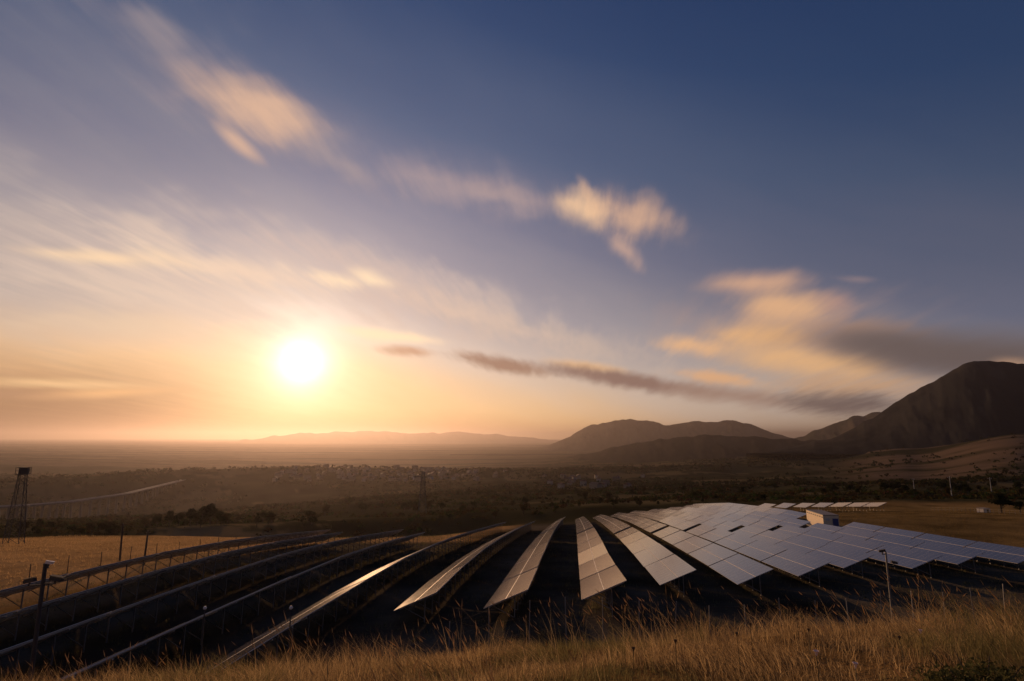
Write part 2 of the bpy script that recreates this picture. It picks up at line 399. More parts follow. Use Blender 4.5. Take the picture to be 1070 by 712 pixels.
# ------------------------------------------------------------------ ground sheet
def albedo(x, y):
    r = np.hypot(x, y); az = np.degrees(np.arctan2(x, y)); u = x * HX + y * HY; v = x * RX + y * RY
    n1 = fbm(x / 6, y / 6, 4, 31); n2 = fbm(x / 60, y / 60, 4, 41); n3 = fbm(x / 300, y / 300, 4, 51)
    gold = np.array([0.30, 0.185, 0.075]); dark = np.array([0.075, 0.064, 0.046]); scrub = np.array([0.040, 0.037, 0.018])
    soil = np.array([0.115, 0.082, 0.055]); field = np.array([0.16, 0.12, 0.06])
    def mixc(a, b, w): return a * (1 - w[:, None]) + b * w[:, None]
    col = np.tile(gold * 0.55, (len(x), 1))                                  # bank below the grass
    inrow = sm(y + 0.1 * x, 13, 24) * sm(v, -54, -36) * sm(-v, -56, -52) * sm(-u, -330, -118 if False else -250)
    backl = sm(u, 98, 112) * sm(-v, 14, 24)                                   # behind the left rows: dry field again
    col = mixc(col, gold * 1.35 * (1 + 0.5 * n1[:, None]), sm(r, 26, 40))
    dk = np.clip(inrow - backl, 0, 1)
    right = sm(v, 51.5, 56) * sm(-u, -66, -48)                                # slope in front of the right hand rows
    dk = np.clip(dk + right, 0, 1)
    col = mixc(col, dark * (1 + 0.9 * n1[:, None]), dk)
    far = sm(r, 215 , 260) 
    farl = sm(r + 25 * sm(-az, 10, 30), 175, 190) * sm(-az, 0, 8)
    rgt = sm(az, 28, 34)
    far = np.where(rgt > 0.5, sm(r, 275, 300), np.maximum(far, farl))
    col = mixc(col, scrub * (1 + 0.9 * n2[:, None]), far)
    f1 = sm(np.sin(x / 61.0 + 2.5 * n3 * 3) + np.cos(y / 93.0 + 4 * n2) + 1.5 * n3, 0.75, 1.1)
    col = mixc(col, field, f1 * sm(r, 330, 420) * 0.55 * sm(-r, -6000, -2600))
    rf = sm(v, 52, 60) * sm(u, 60, 75) * sm(-r, -300, -270)                   # greener, darker grass at the right
    col = mixc(col, np.array([0.17, 0.115, 0.045]) * (1 + 0.8 * n1[:, None]), rf)
    tan_ = sm(az, -33, -29) * sm(-az, 13, 17) * sm(r, 268, 282) * sm(-r, -345, -325) 
    col = mixc(col, np.array([0.17, 0.125, 0.065]), tan_ * sm(n1 + n2, -0.3, 0.25) * 0.8)
    # brown hillside at the right
    hill = sm(az, 27, 33) * sm(r, 900, 1150) * sm(-r, -3600, -2400)
    strip = fbm(r / 70 + az / 9, az / 14, 4, 77)
    hc = mixc(np.tile(soil * 1.15, (len(x), 1)), scrub * 0.9, sm(strip, -0.05, 0.35))
    col = mixc(col, hc, hill)
    wood = sm(np.abs(az - 4), 40, 20) * sm(r, 2400, 3000) * 0
    # plain: pale stubble in long strips
    pl = sm(r, 2700, 3600) * sm(-az, -9, 6)
    st = fbm(x / 2600, y / 260, 5, 63)
    pc = mixc(np.tile(np.array([0.17, 0.13, 0.075]), (len(x), 1)), np.tile(np.array([0.06, 0.062, 0.033]), (len(x), 1)), sm(st, -0.15, 0.25))
    col = mixc(col, pc, pl)
    return np.clip(col, 0.008, 0.6)

def polar_sheet(name, radii, azs, zf, cf, material):
    A, Rr = np.meshgrid(np.radians(azs), radii); x = (Rr * np.sin(A)).ravel(); y = (Rr * np.cos(A)).ravel()
    V = np.stack([x, y, zf(x, y)], 1); n = len(azs); m = len(radii)
    i = np.arange(m - 1)[:, None] * n + np.arange(n - 1)[None]
    Fq = np.stack([i, i + 1, i + n + 1, i + n], -1).reshape(-1, 4)
    return np_mesh(name, V, Fq[:, ::-1], material, cf(x, y), True)

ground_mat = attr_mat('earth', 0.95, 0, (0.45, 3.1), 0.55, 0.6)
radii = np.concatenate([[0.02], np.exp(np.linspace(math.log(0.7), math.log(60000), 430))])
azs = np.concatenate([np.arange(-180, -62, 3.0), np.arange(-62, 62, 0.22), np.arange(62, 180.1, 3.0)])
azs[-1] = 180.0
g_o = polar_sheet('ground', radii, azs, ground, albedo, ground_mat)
tag(g_o, kind='structure')

# ------------------------------------------------------------------ hills and mountains
def mountain(name, ridge, D, front, back, foot_z, ncols, spur, col1, col2, seed, sharp=1.0, rough=1.0, jag=2.2):
    px = np.array([p[0] for p in ridge], float); py = np.array([p[1] for p in ridge], float)
    aa = np.array([azel(p[0], p[1])[0] for p in ridge]); te = np.array([ray(*p)[2] / math.hypot(*ray(*p)[:2]) for p in ridge])
    azs_ = np.linspace(aa[0], aa[-1], ncols); tt = np.interp(azs_, aa, te)
    tt = tt + fbm(azs_ * 1.3, azs_ * 0 + seed, 5, seed + 3) * jag / F
    kk = np.exp(-0.5 * (np.arange(-4, 5) / 0.9) ** 2); kk /= kk.sum()
    tt = np.convolve(np.pad(tt, 4, mode='edge'), kk, 'valid')
    ts = np.concatenate([np.linspace(-1, 0, 46), np.linspace(0, 1, 22)[1:]])
    A, T = np.meshgrid(np.radians(azs_), ts)
    top = tt[None] * D
    rr = D + np.where(T < 0, T * front, T * back)
    shape = (1 - np.abs(T)) ** sharp
    x = rr * np.sin(A); y = rr * np.cos(A)
    nz = fbm(np.degrees(A) * spur, T * 2.2 + 0.4 * np.degrees(A) * spur, 5, seed)
    rid = 0.5 - np.abs(fbm(np.degrees(A) * spur * 0.8, T * 1.1, 4, seed + 40))
    H = top - foot_z
    z = foot_z + H * (shape + (nz * 0.20 + rid * 0.16 - 0.06) * rough * np.minimum(shape, 1 - shape) * 2 + nz * 0.018)
    cn = fbm(np.degrees(A) * spur * 2.2, T * 5, 4, seed + 9)
    w = sm(cn, -0.2, 0.3)[..., None]
    col = np.array(col1) * (1 - w) + np.array(col2) * w
    n = ncols; m = len(ts); i = np.arange(m - 1)[:, None] * n + np.arange(n - 1)[None]
    Fq = np.stack([i, i + 1, i + n + 1, i + n], -1).reshape(-1, 4)[:, ::-1]
    o = np_mesh(name, np.stack([x, y, z], -1).reshape(-1, 3), Fq, hill_mat, col.reshape(-1, 3), True)
    return tag(o, kind='structure')
hill_mat = attr_mat('hillside', 0.95, 0, (0.02, 0.11), 0.5, 0.5)
mountain('mountain', [(780, 478), (830, 466), (866, 459), (880, 454), (905, 440), (925, 428), (942, 417), (960, 406), (976, 398), (990, 391), (1002, 384.5), (1009, 381), (1020, 379), (1040, 378.5), (1060, 380.5), (1080, 382), (1120, 380), (1180, 386), (1260, 400), (1360, 430), (1460, 470)],
         4300, 1900, 1600, -60, 420, 0.45, (0.014, 0.015, 0.016), (0.026, 0.026, 0.025), 5, 1.0, 0.4)  # faint blue of distant haze is mixed into the mountain's dark base colours
mountain('hill', [(470, 500), (520, 489), (560, 483), (600, 477), (640, 468), (665, 463), (690, 459), (720, 456), (745, 454.5), (775, 456), (800, 458), (830, 459), (870, 463), (920, 470), (980, 480)],
         5200, 2300, 1500, -190, 340, 0.6, (0.015, 0.014, 0.011), (0.030, 0.025, 0.019), 15, 1.0, 0.8)
mountain('mountain', [(530, 482), (548, 476), (562, 470), (585, 460), (600, 453), (617, 445), (630, 441.5), (645, 440), (656, 439), (668, 438.5), (680, 441), (700, 445), (715, 443), (728, 441), (742, 440), (755, 440.5), (766, 440), (780, 442), (795, 447), (806, 452.5), (820, 456), (835, 459), (860, 462), (900, 466)],
         11500, 3500, 3500, -200, 380, 0.8, (0.024, 0.022, 0.018), (0.05, 0.042, 0.034), 25, 1.0, 1.2)
mountain('mountain', [(800, 466), (826, 460), (840, 455), (852, 450), (864, 445), (876, 440), (890, 436), (910, 432), (960, 430), (1020, 440), (1100, 460)],
         8500, 2600, 2600, -180, 240, 0.8, (0.035, 0.035, 0.022), (0.055, 0.046, 0.035), 35)
mountain('mountain', [(250, 461), (290, 455), (340, 452), (372, 450.5), (410, 452), (440, 453), (470, 452), (505, 453), (540, 456), (570, 459), (620, 462)],
         29000, 7000, 6000, -215, 220, 1.0, (0.04, 0.04, 0.03), (0.06, 0.05, 0.04), 45)

# ------------------------------------------------------------------ haze in the valley air
HAZE_DENSITY, HAZE_G = 4.5e-5, 0.69
def build_haze():
    lo = min(min(v.co.z for v in g_o.data.vertices), -262) - 1.0
    hi = max(max(v.co.z for v in o.data.vertices) for o in C.objects if o.get('kind') == 'structure') + 15
    mb = MB(); mb.box((0, 0, (lo + hi) / 2), (122000, 122000, hi - lo))
    m = bpy.data.materials.new('haze'); m.use_nodes = True; m.node_tree.nodes.clear(); t = NT(m.node_tree)
    v = t.n.new('ShaderNodeVolumePrincipled'); v.inputs['Density'].default_value = HAZE_DENSITY
    v.inputs['Color'].default_value = (0.38, 0.345, 0.355, 1); v.inputs['Anisotropy'].default_value = HAZE_G
    out = t.n.new('ShaderNodeOutputMaterial'); t.l.new(v.outputs[0], out.inputs['Volume'])
    tag(mb.build('haze', m), kind='stuff')
build_haze()

# ------------------------------------------------------------------ solar tables
def panel_material():
    m, t, p = mat('solar_glass')
    tc = t.n.new('ShaderNodeTexCoord'); X, Y, Z = t.sep(tc.outputs['Object'])
    def line(c, period, half):            # 1 on a line repeated along c
        f = t.m('ABSOLUTE', t.m('SUBTRACT', t.m('FRACT', t.m('DIVIDE', c, period)), 0.5))
        return t.m('GREATER_THAN', f, 0.5 - half / period)
    seam = line(X, 1.0, 0.016)
    cell = t.m('MAXIMUM', line(X, 1.0 / 6, 0.003), line(Y, 0.165, 0.003))
    oi = t.n.new('ShaderNodeObjectInfo')
    dirt = t.noise(t.xyz(t.m('ADD', X, t.m('MULTIPLY', oi.outputs['Random'], 57.0)), Y, 0.0), 0.9, 5.0, 0.6)
    mod = t.n.new('ShaderNodeTexWhiteNoise'); mod.noise_dimensions = '2D'
    t.put(mod.inputs['Vector'], t.xyz(t.m('FLOOR', X), oi.outputs['Random'], 0.0))
    col = t.mix(mod.outputs['Value'], (0.018, 0.026, 0.060, 1), (0.034, 0.040, 0.078, 1))
    col = t.mix(t.m('MULTIPLY', cell, 0.35), col, (0.16, 0.16, 0.17, 1))
    col = t.mix(seam, col, (0.30, 0.30, 0.31, 1))
    col = t.mix(t.m('MULTIPLY', dirt, 0.22), col, (0.26, 0.22, 0.17, 1))
    t.put(p.inputs['Base Color'], col)
    t.put(p.inputs['Roughness'], t.m('ADD', t.m('MULTIPLY', dirt, 0.07), PANEL_ROUGH))
    p.inputs['IOR'].default_value = PANEL_IOR; p.inputs['Metallic'].default_value = 0.0
    return m
PANEL_ROUGH, PANEL_IOR = 0.085, 1.9
panel_mat = panel_material()
alu = simple('aluminium', (0.60, 0.58, 0.55), 0.6, 0.45, 0.12, 3.0)
steel = simple('galvanised_steel', (0.23, 0.226, 0.22), 0.55, 0.6, 0.25, 4.0)
back_mat = simple('panel_back', (0.30, 0.30, 0.30), 0.6, 0, 0.1)
TL = 10.76                                 # table length, along the row
BW = 1.655                                 # width of one band of modules
def band_mesh():
    mb = MB(); mb.box((0, 0, 0), (TL, BW, 0.04))
    me = mb.mesh('panel', panel_mat); me.materials.append(back_mat); me.materials.append(alu)
    for p in me.polygons:
        p.material_index = 0 if p.normal.z > 0.5 else (1 if p.normal.z < -0.5 else 2)
    return me
PANEL_ME = band_mesh()
ct, st_ = math.cos(TILT), math.sin(TILT)
def pl(y, n): # a point of the panel plane: y along the slope from its middle (+ is down), n off the plane
    return (y * ct + n * st_ * 0 + n * st_, CLEAR + PH / 2 - y * st_ + n * ct)
def rail_mesh():
    mb = MB(); rot = Matrix.Rotation(-TILT, 3, 'X')
    y, z = pl(0, 0.004); mb.box((0, y, z), (TL, 0.046, 0.044), rot)
    for q in (-1.62, 1.62): pass
    for q in (-1.25, -0.42, 0.42, 1.25):
        y, z = pl(q, -0.055); mb.box((0, y, z), (TL - 0.06, 0.05, 0.066), rot)
    for x in STN:
        y, z = pl(0, -0.135); mb.box((x, y, z), (0.06, 3.0, 0.09), rot)
    return mb.mesh('rail', alu)
STN = [-4.6, -2.3, 0.0, 2.3, 4.6]
def post_mesh():
    mb = MB(); y0 = -0.55; z1 = pl(y0 / ct, -0.18)[1]
    mb.box((0, y0, (z1 - 0.9) / 2), (0.10, 0.07, z1 + 0.9)); return mb.mesh('post', steel)
def brace_mesh():
    mb = MB(); y, z = pl(1.15, -0.18); mb.bar((0.0, -0.51, 0.35), (0, y, z), 0.05, 0.05); return mb.mesh('brace', steel)
RAIL_ME, POST_ME, BRACE_ME = rail_mesh(), post_mesh(), brace_mesh()
def support_mesh():                        # posts and braces in one, for the far tables
    mb = MB(); y0 = -0.55; z1 = pl(y0 / ct, -0.18)[1]; y, z = pl(1.15, -0.18)
    for x in STN:
        mb.box((x, y0, (z1 - 0.9) / 2), (0.10, 0.07, z1 + 0.9)); mb.bar((x, -0.51, 0.35), (x, y, z), 0.05, 0.05)
    mb.box((0, y0, z1 - 0.03), (TL - 0.1, 0.12, 0.12))
    return mb.mesh('support_frame', steel)
SUPPORT_ME = support_mesh()
def make_table(detail):
    root = thing('solar_table', 'solar table', 'solar panel', (0, 0, 0), 0, 'solar tables standing in rows on the hill')
    for s in (-1, 1):
        p = link('panel', PANEL_ME, root); y, z = pl(s * (BW / 2 + 0.035), 0)
        p.location = (0, y, z); p.rotation_euler = (-TILT, 0, 0)
    link('rail', RAIL_ME, root)
    if detail:
        for x in STN:
            link('post', POST_ME, root).location.x = x; link('brace', BRACE_ME, root).location.x = x
    else: link('support_frame', SUPPORT_ME, root)
    return root
ORD = ['first', 'second', 'third', 'fourth', 'fifth', 'sixth', 'seventh', 'eighth', 'ninth', 'tenth', 'eleventh', 'twelfth', 'thirteenth', 'fourteenth', 'fifteenth', 'sixteenth', 'seventeenth', 'eighteenth']
protos = {}
def place_table(u0, v, detail, label):
    if detail not in protos: o = protos[detail] = make_table(detail)
    else: o = copy_tree(protos[detail])
    u1 = u0 + 11.05; z0, z1 = float(zrow(u0, v)), float(zrow(u1, v)); uc, vc = (u0 + u1) / 2, v + PW / 2
    ex = 0.0
    if v > 56: ex = float(0.016 * np.clip(vc - 56, 0, 90) * sm(np.array(uc), 85, 165))
    o.location = (uc * HX + vc * RX, uc * HY + vc * RY, (z0 + z1) / 2 - CLEAR + ex)
    o.rotation_euler = (R(random.gauss(0, 0.25)), -math.atan2(z1 - z0, u1 - u0) + R(random.gauss(0, 0.12)), R(90) - AZ + R(random.gauss(0, 0.06)))
    o['label'] = label
STARTS = {-5: 26, -4: 26, -3: 26, -2: 26, -1: 24.8, 0: 42.7, 1: 41.4, 2: 41.4, 3: 52.3, 4: 53.6, 5: 58.4, 6: 64.7, 7: 65.0, 8: 69.0, 9: 70.2}
NNEAR = {-5: 7, -4: 6, -3: 7, -2: 6, -1: 7, 0: 6, 1: 6, 2: 6, 3: 5, 4: 5, 5: 5, 6: 4, 7: 4, 8: 4, 9: 4}
NBACK = {-1: 4, 0: 4}
for row in range(-5, 10):
    v = V0 + DV * row; rn = ORD[row + 5]
    look = 'dark backed solar table' if row < -1 else ('edge on gold solar table'  if row == -1 else ('gold reflecting solar table' if row < 4 else 'grey blue solar table'))
    for k in range(NNEAR[row]):
        place_table(STARTS[row] + 11.05 * k, v, True, f'{look}, {ORD[k]} from the grass in the {rn} row from the left')
    if row < -1: continue
    ub = STARTS[row] + 11.05 * NNEAR[row] + (0.3 if row < 1 else 2.6)
    if row == 9: ub = 135.0
    look = 'crest solar table' if row < 4 else 'greyish solar table'
    for k in range(NBACK.get(row, 11)):
        place_table(ub + 11.05 * k, v, False, f'{look}, {ORD[k]} beyond the gap in the {rn} row from the left')
for j in range(7):
    v = V0 + 0.8 + DV * (10 + j) * 1.04
    for k in range(1):
        place_table(186 + 3.5 * j + 11.05 * k, v, False, f'small far solar table past the cabin, {ORD[j]} of its line from the left')

# ------------------------------------------------------------------ cabin among the rows
def uvz(u, v): x = u * HX + v * RX; y = u * HY + v * RY; return x, y, gz(x, y)
def build_cabin():
    x, y, z = uvz(129.5, 51.6)
    root = thing('cabin', 'small plastered utility cabin with flat roof and dark blue door between panel rows', 'cabin', (x, y, z), R(90) - AZ)
    plaster = simple('plaster', (0.74, 0.62, 0.46), 0.9, 0, 0.12, 1.5, 0.2); roofm = simple('roof_sheet', (0.20, 0.19, 0.18), 0.7)
    blue = simple('blue_paint', (0.035, 0.055, 0.20), 0.5); conc = simple('concrete', (0.35, 0.33, 0.30), 0.9)
    mb = MB(); mb.box((0, 0, 1.25), (8.4, 3.0, 3.3)); mb.build('wall', plaster, root)
    mb = MB(); mb.box((0, 0, 2.95), (8.5, 3.1, 0.12)); mb.build('roof', roofm, root)
    mb = MB(); mb.box((0, 0, -0.05), (8.7, 3.3, 0.3)); mb.build('plinth', conc, root)
    for yy in (-0.82,):
        mb = MB(); mb.box((-4.23, yy, 1.2), (0.08, 1.1, 2.2)); d = mb.build('door', blue, root)
        mb = MB(); mb.box((-4.29, yy + 0.4, 1.2), (0.05, 0.05, 0.22)); mb.build('handle', alu, d)
    mb = MB(); mb.box((-4.23, 0.7, 2.1), (0.07, 0.8, 0.5)); v = mb.build('vent', alu, root)
    mb = MB()
    for k in range(8): mb.box((-3.7 + k * 1.05, 1.53, 2.5), (0.5, 0.07, 0.22))
    mb.build('vent', roofm, root)
build_cabin()

# ------------------------------------------------------------------ poles
dark_steel = simple('dark_steel', (0.055, 0.055, 0.056), 0.9, 0.0, 0.2, 3)
white_pl = simple('white_plastic', (0.75, 0.74, 0.72), 0.4, 0, 0.06)
wood = simple('weathered_wood', (0.085, 0.065, 0.048), 0.9, 0, 0.35, 8, 0.4)
concrete = simple('pole_concrete', (0.42, 0.40, 0.37), 0.9, 0, 0.15, 2)
def camera_head(parent, p, yaw, tilt=-10, material=None, s=1.0):
    mb = MB(); rot = Matrix.Rotation(R(yaw), 3, 'Z') @ Matrix.Rotation(R(-tilt), 3, 'Y')
    mb.box((0, 0, 0), (0.36 * s, 0.13 * s, 0.13 * s), rot); mb.box(rot @ Vector((0.03, 0, 0.085 * s)), (0.44 * s, 0.17 * s, 0.02), rot)
    q = rot @ Vector((0.18 * s, 0, 0)); mb.tube(q, rot @ Vector((0.25 * s, 0, 0)), 0.05 * s, 0.05 * s, 10)
    o = mb.build('camera', material or dark_steel, parent); o.location = p
    b = MB(); b.bar((0, 0, -0.03), (-0.05, 0.0, -0.22), 0.05); b.build('bracket', dark_steel, o)
def camera_pole(px, ytop, depth, label, heads, r=0.05, pm=None):
    top = at(px, ytop, depth); z = gz(top.x, top.y); h = top.z - z
    root = thing('camera_pole', label, 'camera pole', (top.x, top.y, z), 0, None)
    mb = MB(); mb.tube((0, 0, -0.4), (0, 0, h), r * 1.25, r, 12); mb.lathe((0, 0, h), [(r * 1.15, 0), (r * 1.1, 0.03), (r * 0.4, 0.06)], 12); mb.build('pole', pm or steel, root, False)
    for dx, dz, yaw, m, s in heads:
        camera_head(root, (dx, -0.05, h + dz), yaw, -12, m, s)
        b = MB(); b.bar((0, 0, h + dz - 0.2), (dx, -0.05, h + dz - 0.2), 0.045); b.build('arm', dark_steel, root)
camera_pole(925.5, 577.5, 38, 'slim grey pole with two cameras in front of the blue panels', [(-0.22, 0.1, 170, dark_steel, 0.9), (0.42, -0.6, 5, dark_steel, 1.0)], 0.05)
camera_pole(47.5, 590, 25, 'thick dark camera pole rising before the leftmost panel rows', [(0.18, 0.08, 20, white_pl, 0.7), (-0.5, -0.62, 175, dark_steel, 1.2), (0.55, -0.55, 8, dark_steel, 1.2)], 0.075, dark_steel)
def sensor_post(px, ytop, depth, label):
    top = at(px, ytop, depth); z = gz(top.x, top.y); h = top.z - z
    root = thing('sensor_post', label, 'sensor post', (top.x, top.y, z))
    mb = MB(); mb.tube((0, 0, -0.4), (0, 0, h), 0.045, 0.035, 8); mb.build('post', dark_steel, root)
    mb = MB(); mb.lathe((0, 0, h), [(0.03, 0), (0.085, 0.03), (0.095, 0.09), (0.06, 0.15), (0.015, 0.17)], 12); mb.build('sensor_head', white_pl, root, True)
sensor_post(214, 637, 33, 'thin dark post with a white round head left of the edge on row')
sensor_post(304, 637, 31, 'thin dark post with a white round head before the gold glinting row')
def leaning_pole(x0, y0, x1, y1, depth, label):
    b = at(x0, y0, depth); z = gz(b.x, b.y); tp = at(x1, y1, depth)
    root = thing('wooden_pole', label, 'wooden pole', (b.x, b.y, z))
    mb = MB(); d = Vector((tp.x - b.x, 0, tp.z - z)); mb.tube(-d * 0.1, d, 0.13, 0.09, 9); mb.build('pole', wood, root)
    mb = MB(); mb.bar(d * 0.93 - Vector((0.28, 0, 0)), d * 0.93 + Vector((0.28, 0, 0)), 0.07); mb.build('crossarm', wood, root)
leaning_pole(126, 577, 128.5, 547, 74, 'short dark wooden pole leaning in the gold field, nearer the lattice tower')
leaning_pole(151, 581, 155, 554, 71, 'taller looking dark wooden pole in the gold field right of its twin')
def utility_pole(px, ytop, ybot, depth, label):
    top = at(px, ytop, depth); z = gz(top.x, top.y); h = top.z - z
    root = thing('utility_pole', label, 'utility pole', (top.x, top.y, z))
    mb = MB(); mb.tube((0, 0, -0.5), (0, 0, h), 0.26, 0.15, 10); mb.build('pole', concrete, root)
    mb = MB(); mb.box((0, 0, h - 0.8), (2.4, 0.16, 0.16)); c = mb.build('crossarm', dark_steel, root)
    for s in (-1.05, 0, 1.05):
        mb = MB(); mb.lathe((s, 0, h - 0.72), [(0.05, 0), (0.1, 0.08), (0.1, 0.25), (0.04, 0.34)], 8); mb.build('insulator', white_pl, c)
utility_pole(992, 498, 521, 330, 'tallest pale concrete power pole beyond the right hand gold field')
utility_pole(1034, 499, 513, 380, 'pale power pole rising behind the dark round tree')
utility_pole(954, 500, 509, 430, 'faint distant power pole left of the taller concrete pole')

def lattice(root, h, wb, wt, material, n=8, part='lattice', bar=0.12):
    mb = MB(); cs = ((-1, -1), (1, -1), (1, 1), (-1, 1))
    def P(k, c): f = k / n; w = (wb * (1 - f) + wt * f) / 2; return Vector((c[0] * w, c[1] * w, h * f))
    for c in cs:
        l = MB(); l.bar(P(0, c) - Vector((0, 0, 0.5)), P(n, c), bar); l.build('leg', material, root)
    for k in range(n):
        for i in range(4):
            a, b = cs[i], cs[(i + 1) % 4]
            mb.bar(P(k, a), P(k + 1, b), bar * 0.5); mb.bar(P(k, b), P(k + 1, a), bar * 0.5); mb.bar(P(k + 1, a), P(k + 1, b), bar * 0.5)
    mb.build(part, material, root)
def build_tower():
    b = at(13, 574, 100); z = gz(b.x, b.y); top = at(17, 489, 100); h = top.z - z
    root = thing('lattice_tower', 'dark lattice tower with a boxy platform at the left edge of the gold field', 'lattice tower', (b.x, b.y, z), R(20))
    lattice(root, h - 1.0, 2.3, 0.9, dark_steel, 7, 'lattice', 0.09)
    mb = MB(); mb.box((0, 0, h - 1.05), (1.7, 1.7, 0.12)); mb.build('platform', dark_steel, root)
    mb = MB()
    for sx, sy in ((-1, -1), (1, -1), (1, 1), (-1, 1)): mb.bar((sx * 0.8, sy * 0.8, h - 1.0), (sx * 0.8, sy * 0.8, h + 0.1), 0.07)
    for zz in (h - 0.45, h + 0.05):
        for a, q in (((-.8, -.8), (.8, -.8)), ((.8, -.8), (.8, .8)), ((.8, .8), (-.8, .8)), ((-.8, .8), (-.8, -.8))): mb.bar(a + (zz,), q + (zz,), 0.06)
    mb.build('railing', dark_steel, root)
    mb = MB(); mb.box((0.1, 0, h - 0.45), (1.2, 1.0, 1.1)); mb.build('cabinet', dark_steel, root)
build_tower()
def build_pylon():
    b = at(441, 543, 430); z = gz(b.x, b.y); top = at(441, 493, 430); h = top.z - z
    root = thing('power_pylon', 'faint dark power pylon with three pale insulators in the valley haze', 'pylon', (b.x, b.y, z), R(8))
    lattice(root, h, 6.0, 1.5, dark_steel, 9, 'lattice', 0.42)
    for zz, w in ((h - 3.5, 15), (h - 9, 18)):
        mb = MB(); mb.bar((-w / 2, 0, zz), (w / 2, 0, zz), 0.45); mb.bar((-w / 2, 0, zz), (0, 0, zz + 1.8), 0.2); mb.bar((w / 2, 0, zz), (0, 0, zz + 1.8), 0.2); a = mb.build('crossarm', dark_steel, root)
        if zz < h - 4: continue
        for s in (-w / 2 + 0.6, 0.8, w / 2 - 0.6):
            q = MB(); q.lathe((s, -0.4, zz - 2.4), [(0.2, 0), (0.42, 0.3), (0.42, 1.8), (0.2, 2.2)], 8); q.build('insulator', white_pl, a)
build_pylon()

# ------------------------------------------------------------------ fences
def fence(name, pts, label, h, w, material, wires, wmat, wr=0.012):
    x0, y0 = pts[0]; z0 = gz(x0, y0); root = thing(name, label, 'fence', (x0, y0, z0)); tops = []
    for x, y in pts:
        z = gz(x, y); mb = MB(); lx, ly = random.gauss(0, 0.03) * h, random.gauss(0, 0.03) * h
        hh = h * random.uniform(0.93, 1.07)
        mb.tube((0, 0, -0.4), (lx, ly, hh), w, w * 0.8, 6); p = mb.build('post', material, root); p.location = (x - x0, y - y0, z - z0)
        tops.append((Vector((x - x0, y - y0, z - z0)), Vector((x - x0 + lx, y - y0 + ly, z - z0 + hh))))
    mb = MB()
    for f in wires:
        for (a, b), (c, d) in zip(tops[:-1], tops[1:]): mb.bar(a.lerp(b, f), c.lerp(d, f), wr)
    mb.build('wire', wmat, root)
def along(p, q, n): return [(p[0] + (q[0] - p[0]) * k / (n - 1), p[1] + (q[1] - p[1]) * k / (n - 1)) for k in range(n)]
def uv_pt(u, v): return (u * HX + v * RX, u * HY + v * RY)
a_, b_, c_ = at(470, 600, 31.5), at(700, 600, 35), at(1130, 600, 41.5)
fence_steel = simple('fence_steel', (0.22, 0.21, 0.20), 0.6, 0.2, 0.2, 3)
fence('wire_fence', along((a_.x, a_.y), (b_.x, b_.y), 7) + along((b_.x, b_.y), (c_.x, c_.y), 14)[1:], 'wire fence on thin grey posts in the dark dip before the panel ends', 3.1, 0.038, fence_steel, (0.25, 0.5, 0.75, 0.97), dark_steel, 0.006)
fence('field_fence', along(uv_pt(38, -55.5), uv_pt(112, -53.5), 18), 'post and wire fence along the gold field behind the leftmost row', 1.75, 0.05, wood, (0.35, 0.65, 0.92), dark_steel, 0.01)
railwood = simple('greyed_rail_wood', (0.20, 0.165, 0.12), 0.9)
p0, p1 = at(972, 526, 200), at(1085, 534, 150)
fence('rail_fence', along((p0.x, p0.y), (p1.x, p1.y), 24), 'low post and rail fence along the far side of the right hand gold field', 1.3, 0.06, railwood, (0.45, 0.9), railwood, 0.04)

# ------------------------------------------------------------------ small shed by the right hand tree
def build_shed():
    p = at(1027, 528, 178); z = gz(p.x, p.y)
    root = thing('shed', 'small low white shed with flat roof beside the dark round tree', 'shed', (p.x, p.y, z), R(15))
    mb = MB(); mb.box((0, 0, 0.45), (2.7, 2.0, 1.5)); mb.build('wall', simple('whitewash', (0.75, 0.70, 0.62), 0.9, 0, 0.1), root)
    mb = MB(); mb.box((0, 0, 1.25), (2.9, 2.2, 0.1)); mb.build('roof', simple('shed_roof', (0.3, 0.26, 0.22), 0.8), root)
    mb = MB(); mb.box((0.3, -1.02, 0.5), (0.7, 0.06, 1.1)); mb.build('door', wood, root)
build_shed()

# ------------------------------------------------------------------ viaduct in the valley
def build_viaduct():
    pix = [(-30, 531, 850), (28, 528, 900), (75, 524, 1000), (131, 516, 1150), (165, 508, 1350), (192, 501.5, 1520)]
    P = [at(*q) for q in pix]; root = thing('viaduct', 'long pale road viaduct on tall piers crossing the hazy valley at left', 'viaduct', (P[0].x, P[0].y, P[0].z))
    m = simple('viaduct_concrete', (0.15, 0.135, 0.115), 0.9, 0, 0.15, 0.02)
    o = P[0]; deck = MB(); rail = MB(); dense = []
    for a, b in zip(P[:-1], P[1:]):
        for k in range(6): dense.append(a.lerp(b, k / 6))
    dense.append(P[-1])
    for a, b in zip(dense[:-1], dense[1:]):
        deck.bar(a - o, b - o, 11.0, 2.2) if False else None
        d = (b - a).normalized(); sd_ = Vector((-d.y, d.x, 0)).normalized() * 5.5; q = [a - sd_, a + sd_, b + sd_, b - sd_]
        vs = [p - o for p in q] + [p - o - Vector((0, 0, 2.4)) for p in q]
        deck.add(vs, [(0, 1, 2, 3), (7, 6, 5, 4), (0, 4, 5, 1), (1, 5, 6, 2), (2, 6, 7, 3), (3, 7, 4, 0)])
        for s in (-1, 1): rail.bar(a - o + sd_ * s * 0.97 + Vector((0, 0, 0.5)), b - o + sd_ * s * 0.97 + Vector((0, 0, 0.5)), 0.3, 1.0)
    deck.build('deck', m, root); rail.build('parapet', concrete, root)
    for i in range(1, len(dense) - 1):
        p = dense[i]; g = gz(p.x, p.y)
        if p.z - g < 5: continue
        mb = MB(); mb.tube((0, 0, g - p.z - 3), (0, 0, -2.3), 2.6, 1.9, 8); mb.build('pier', m, root).location = p - o
build_viaduct()

